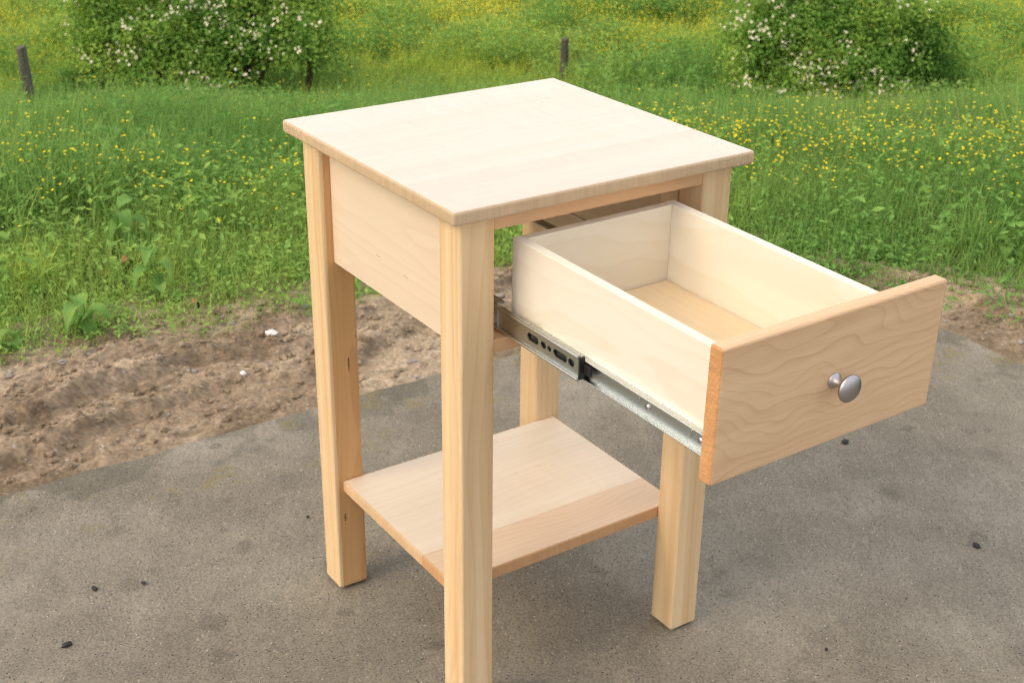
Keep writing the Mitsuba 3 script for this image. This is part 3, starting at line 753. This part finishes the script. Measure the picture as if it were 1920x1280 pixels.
# tall weeds along the fence line
def tall_weed(w, t, h, n, label, seed):
    r = np.random.default_rng(seed); k = thing("tall_weed", label, "plant")
    x, y = wt(w, t); z = float(ground_z(x, y)); vs, st = [], []
    for _ in range(n):
        a = r.random() * 6.28; rr = 0.16 * math.sqrt(r.random()); hh = h * r.uniform(0.6, 1.1)
        b = np.array([x + rr * math.cos(a), y + rr * math.sin(a), z - 0.02]); tp = b + [0.05 * math.cos(a), 0.05 * math.sin(a), hh]
        st.append(cane(b, tp, 0.003, 0.0015, 0, r, 4, 4))
        m = 26; s = r.random(m) ** 0.7
        P = b + (tp - b) * s[:, None] + r.normal(size=(m, 3)) * [0.02, 0.02, 0.01]
        vs.append(leaves(P, r.normal(size=(m, 3)) * 0.5 + [0, 0, 0.8], r.uniform(0.03, 0.06, m), r.uniform(0.012, 0.022, m), r))
    add(k + "__foliage", tri(join(vs)), "forb_material"); labels[k + "__foliage"] = {"kind": "stuff"}
    add(k + "__stems", tri(join(st)), "forb_material", smooth=True); labels[k + "__stems"] = {"kind": "stuff"}
tall_weed(6.7, 0.86, 0.34, 34, "tall leafy weed clump just right of the upright fence post", 61)
tall_weed(6.5, 0.66, 0.24, 16, "lower weed clump between the upright fence post and its taller neighbour", 62)
tall_weed(6.5, 1.22, 0.28, 26, "low weed clump at the left foot of the dense rose bush", 63)
tall_weed(6.6, -2.5, 0.26, 24, "weed clump between the leaning fence post and the broad rose bush", 64)

# arching grass tufts by the right-hand soil
for i, (x, y, lab) in enumerate(((2.02, 0.78, "arching long grass tuft behind the right end of the drawer front"), (2.25, 0.55, "arching long grass tuft at the right border of the photo"), (-0.05, 1.82, "pale dry grass tuft in the left weeds beside the broad leaves"))):
    k = thing("grass_tuft", lab, "grass tuft")
    V, F = blades((170, 170, 90)[i], 0.05, 0.10, (0.30, 0.30, 0.18)[i], 0.0036, 4, 1.15, 70 + i)
    add(k, tri((V + [x, y, float(ground_z(x, y))], F)), "grass_material" if i < 2 else "meadow_material")

# ------------------------------------------------------------------ small things on the ground
def stone(x, y, size, mat, label, seed, cat="stone", z=None, group=None):
    r = np.random.default_rng(seed)
    m = trimesh.creation.icosphere(2)
    v = m.vertices
    v = v * (1 + 0.5 * (meshkit.fbm(v * 1.6 + seed * 3.1, 3, seed) - 0.5)[:, None] * 2) * np.array([1, r.uniform(0.6, 0.9), r.uniform(0.4, 0.7)]) * size * (0.5 if mat != 'dark_spot_material' else 0.40)
    a = r.random() * 6.28; R = np.array([[math.cos(a), -math.sin(a), 0], [math.sin(a), math.cos(a), 0], [0, 0, 1]])
    zz = float(dirt_z(np.array([x]), np.array([y]))[0]) if edge_np(np.array(x), np.array(y)) > 0.02 else 0.0
    m.vertices = v @ R.T + [x, y, zz + size * (0.14 if mat != 'dark_spot_material' else -0.14)]
    k = thing("stone", label, cat, group)
    add(k, m, mat, smooth=50)
stone(0.3107, 1.2856, 0.028, "white_stone_material", "pale whitish stone on the soil ridge beside the rear left leg", 81)
stone(0.1792, 1.1327, 0.014, "white_stone_material", "tiny white stone lower down the bare soil", 82)
for i, (x, y, s, lab) in enumerate(((-0.385, 0.485, 0.019, "dark lump standing in for the pit nearest the bottom left corner of the pavement"), (-0.305, 0.603, 0.014, "dark lump standing in for a pit in the pavement, left of a smaller one"), (-0.235, 0.575, 0.011, "small dark lump standing in for a pit, just right of another on the left pavement"),
                                     (1.057, 0.297, 0.018, "flat dark lump standing in for a leaf piece on the pavement under the far end of the drawer front"), (0.978, -0.078, 0.018, "dark lump standing in for a pit in the right pavement"), (0.07, 0.61, 0.008, "tiny dark lump standing in for a pit in the pavement left of the rear left leg"), (0.56, -0.14, 0.008, "tiny dark lump standing in for a pit at the bottom of the pavement in front of the nightstand"))):
    stone(x, y, s, "dark_spot_material", lab, 90 + i)  # half-sunk dark lumps added in place of pits, and of one leaf piece
r = np.random.default_rng(5)
vs, k = [], 0
ms = []
base = trimesh.creation.icosphere(1)
for _ in range(420):
    x, y = r.uniform(-0.9, 1.95), r.uniform(0.2, 1.5)
    e = float(edge_np(np.array(x), np.array(y)))
    if not (0.01 < e < 0.45) or r.random() < 0.35:
        continue
    s = 0.003 + 0.008 * r.random() ** 3
    v = base.vertices * (1 + 0.35 * r.normal(size=(len(base.vertices), 1)) * 0.5) * s * np.array([1, r.uniform(0.6, 1), r.uniform(0.45, 0.8)])
    ms.append((v + [x, y, float(dirt_z(np.array([x]), np.array([y]))[0]) + s * 0.25], base.faces))
cl = []
for _ in range(9000):
    x, y = r.uniform(-1.0, 1.95), r.uniform(0.2, 1.6)
    e = float(edge_np(np.array(x), np.array(y)))
    if not (0.03 < e < 0.5) or r.random() > 0.15 + 0.85 * (0.5 + 0.5 * math.sin(e * 42 + x * 2.0)):
        continue
    cl.append((x, y, 0.0022 + 0.0085 * r.random() ** 2.6))
cl = np.array(cl); cz = dirt_z(cl[:, 0], cl[:, 1])
clods = []
for (x, y, sc), z in zip(cl, cz):
    v = base.vertices * (1 + 0.45 * r.normal(size=(len(base.vertices), 1)) * 0.5) * sc * np.array([1, r.uniform(0.6, 1), r.uniform(0.5, 0.85)])
    clods.append((v + [x, y, z + sc * 0.2], base.faces))
add("soil_clods", tri(join(clods)), "dirt_material")
labels["soil_clods"] = {"label": "crumbs and clods of brown soil strewn over the bare strip", "category": "soil", "kind": "stuff"}
add("gravel", tri(join(ms)), "stone_material", smooth=60)
labels["gravel"] = {"label": "small grey pebbles strewn over the bare brown soil", "category": "gravel", "kind": "stuff"}
k = thing("twig", "pale dry twig lying where the bare soil meets the grass", "twig")
add(k, tri(cane([0.092, 1.40, float(ground_z(0.092, 1.40)) + 0.020], [0.130, 1.383, float(ground_z(0.130, 1.383)) + 0.016], 0.0022, 0.0015, 0.001, r, 7, 6, 0.0006)), "straw_material", smooth=True)
k = thing("fallen_leaf", "curled dead brown leaf under the broad leaved weed", "leaf")
V, F = leaf_blade(0.055, 0.035, r, 1.2)
add(k, tri((V + [0.155, 1.80, float(ground_z(0.155, 1.80)) + 0.03], F)), "dead_leaf_material", smooth=True)
k = thing("fallen_leaf", "small orange dead leaf at the grass edge beside the pale leaved weed", "leaf")
V, F = leaf_blade(0.03, 0.02, r, 1.2)
add(k, tri((V + [0.215, 1.50, float(ground_z(0.215, 1.50)) + 0.02], F)), "dead_leaf_material", smooth=True)
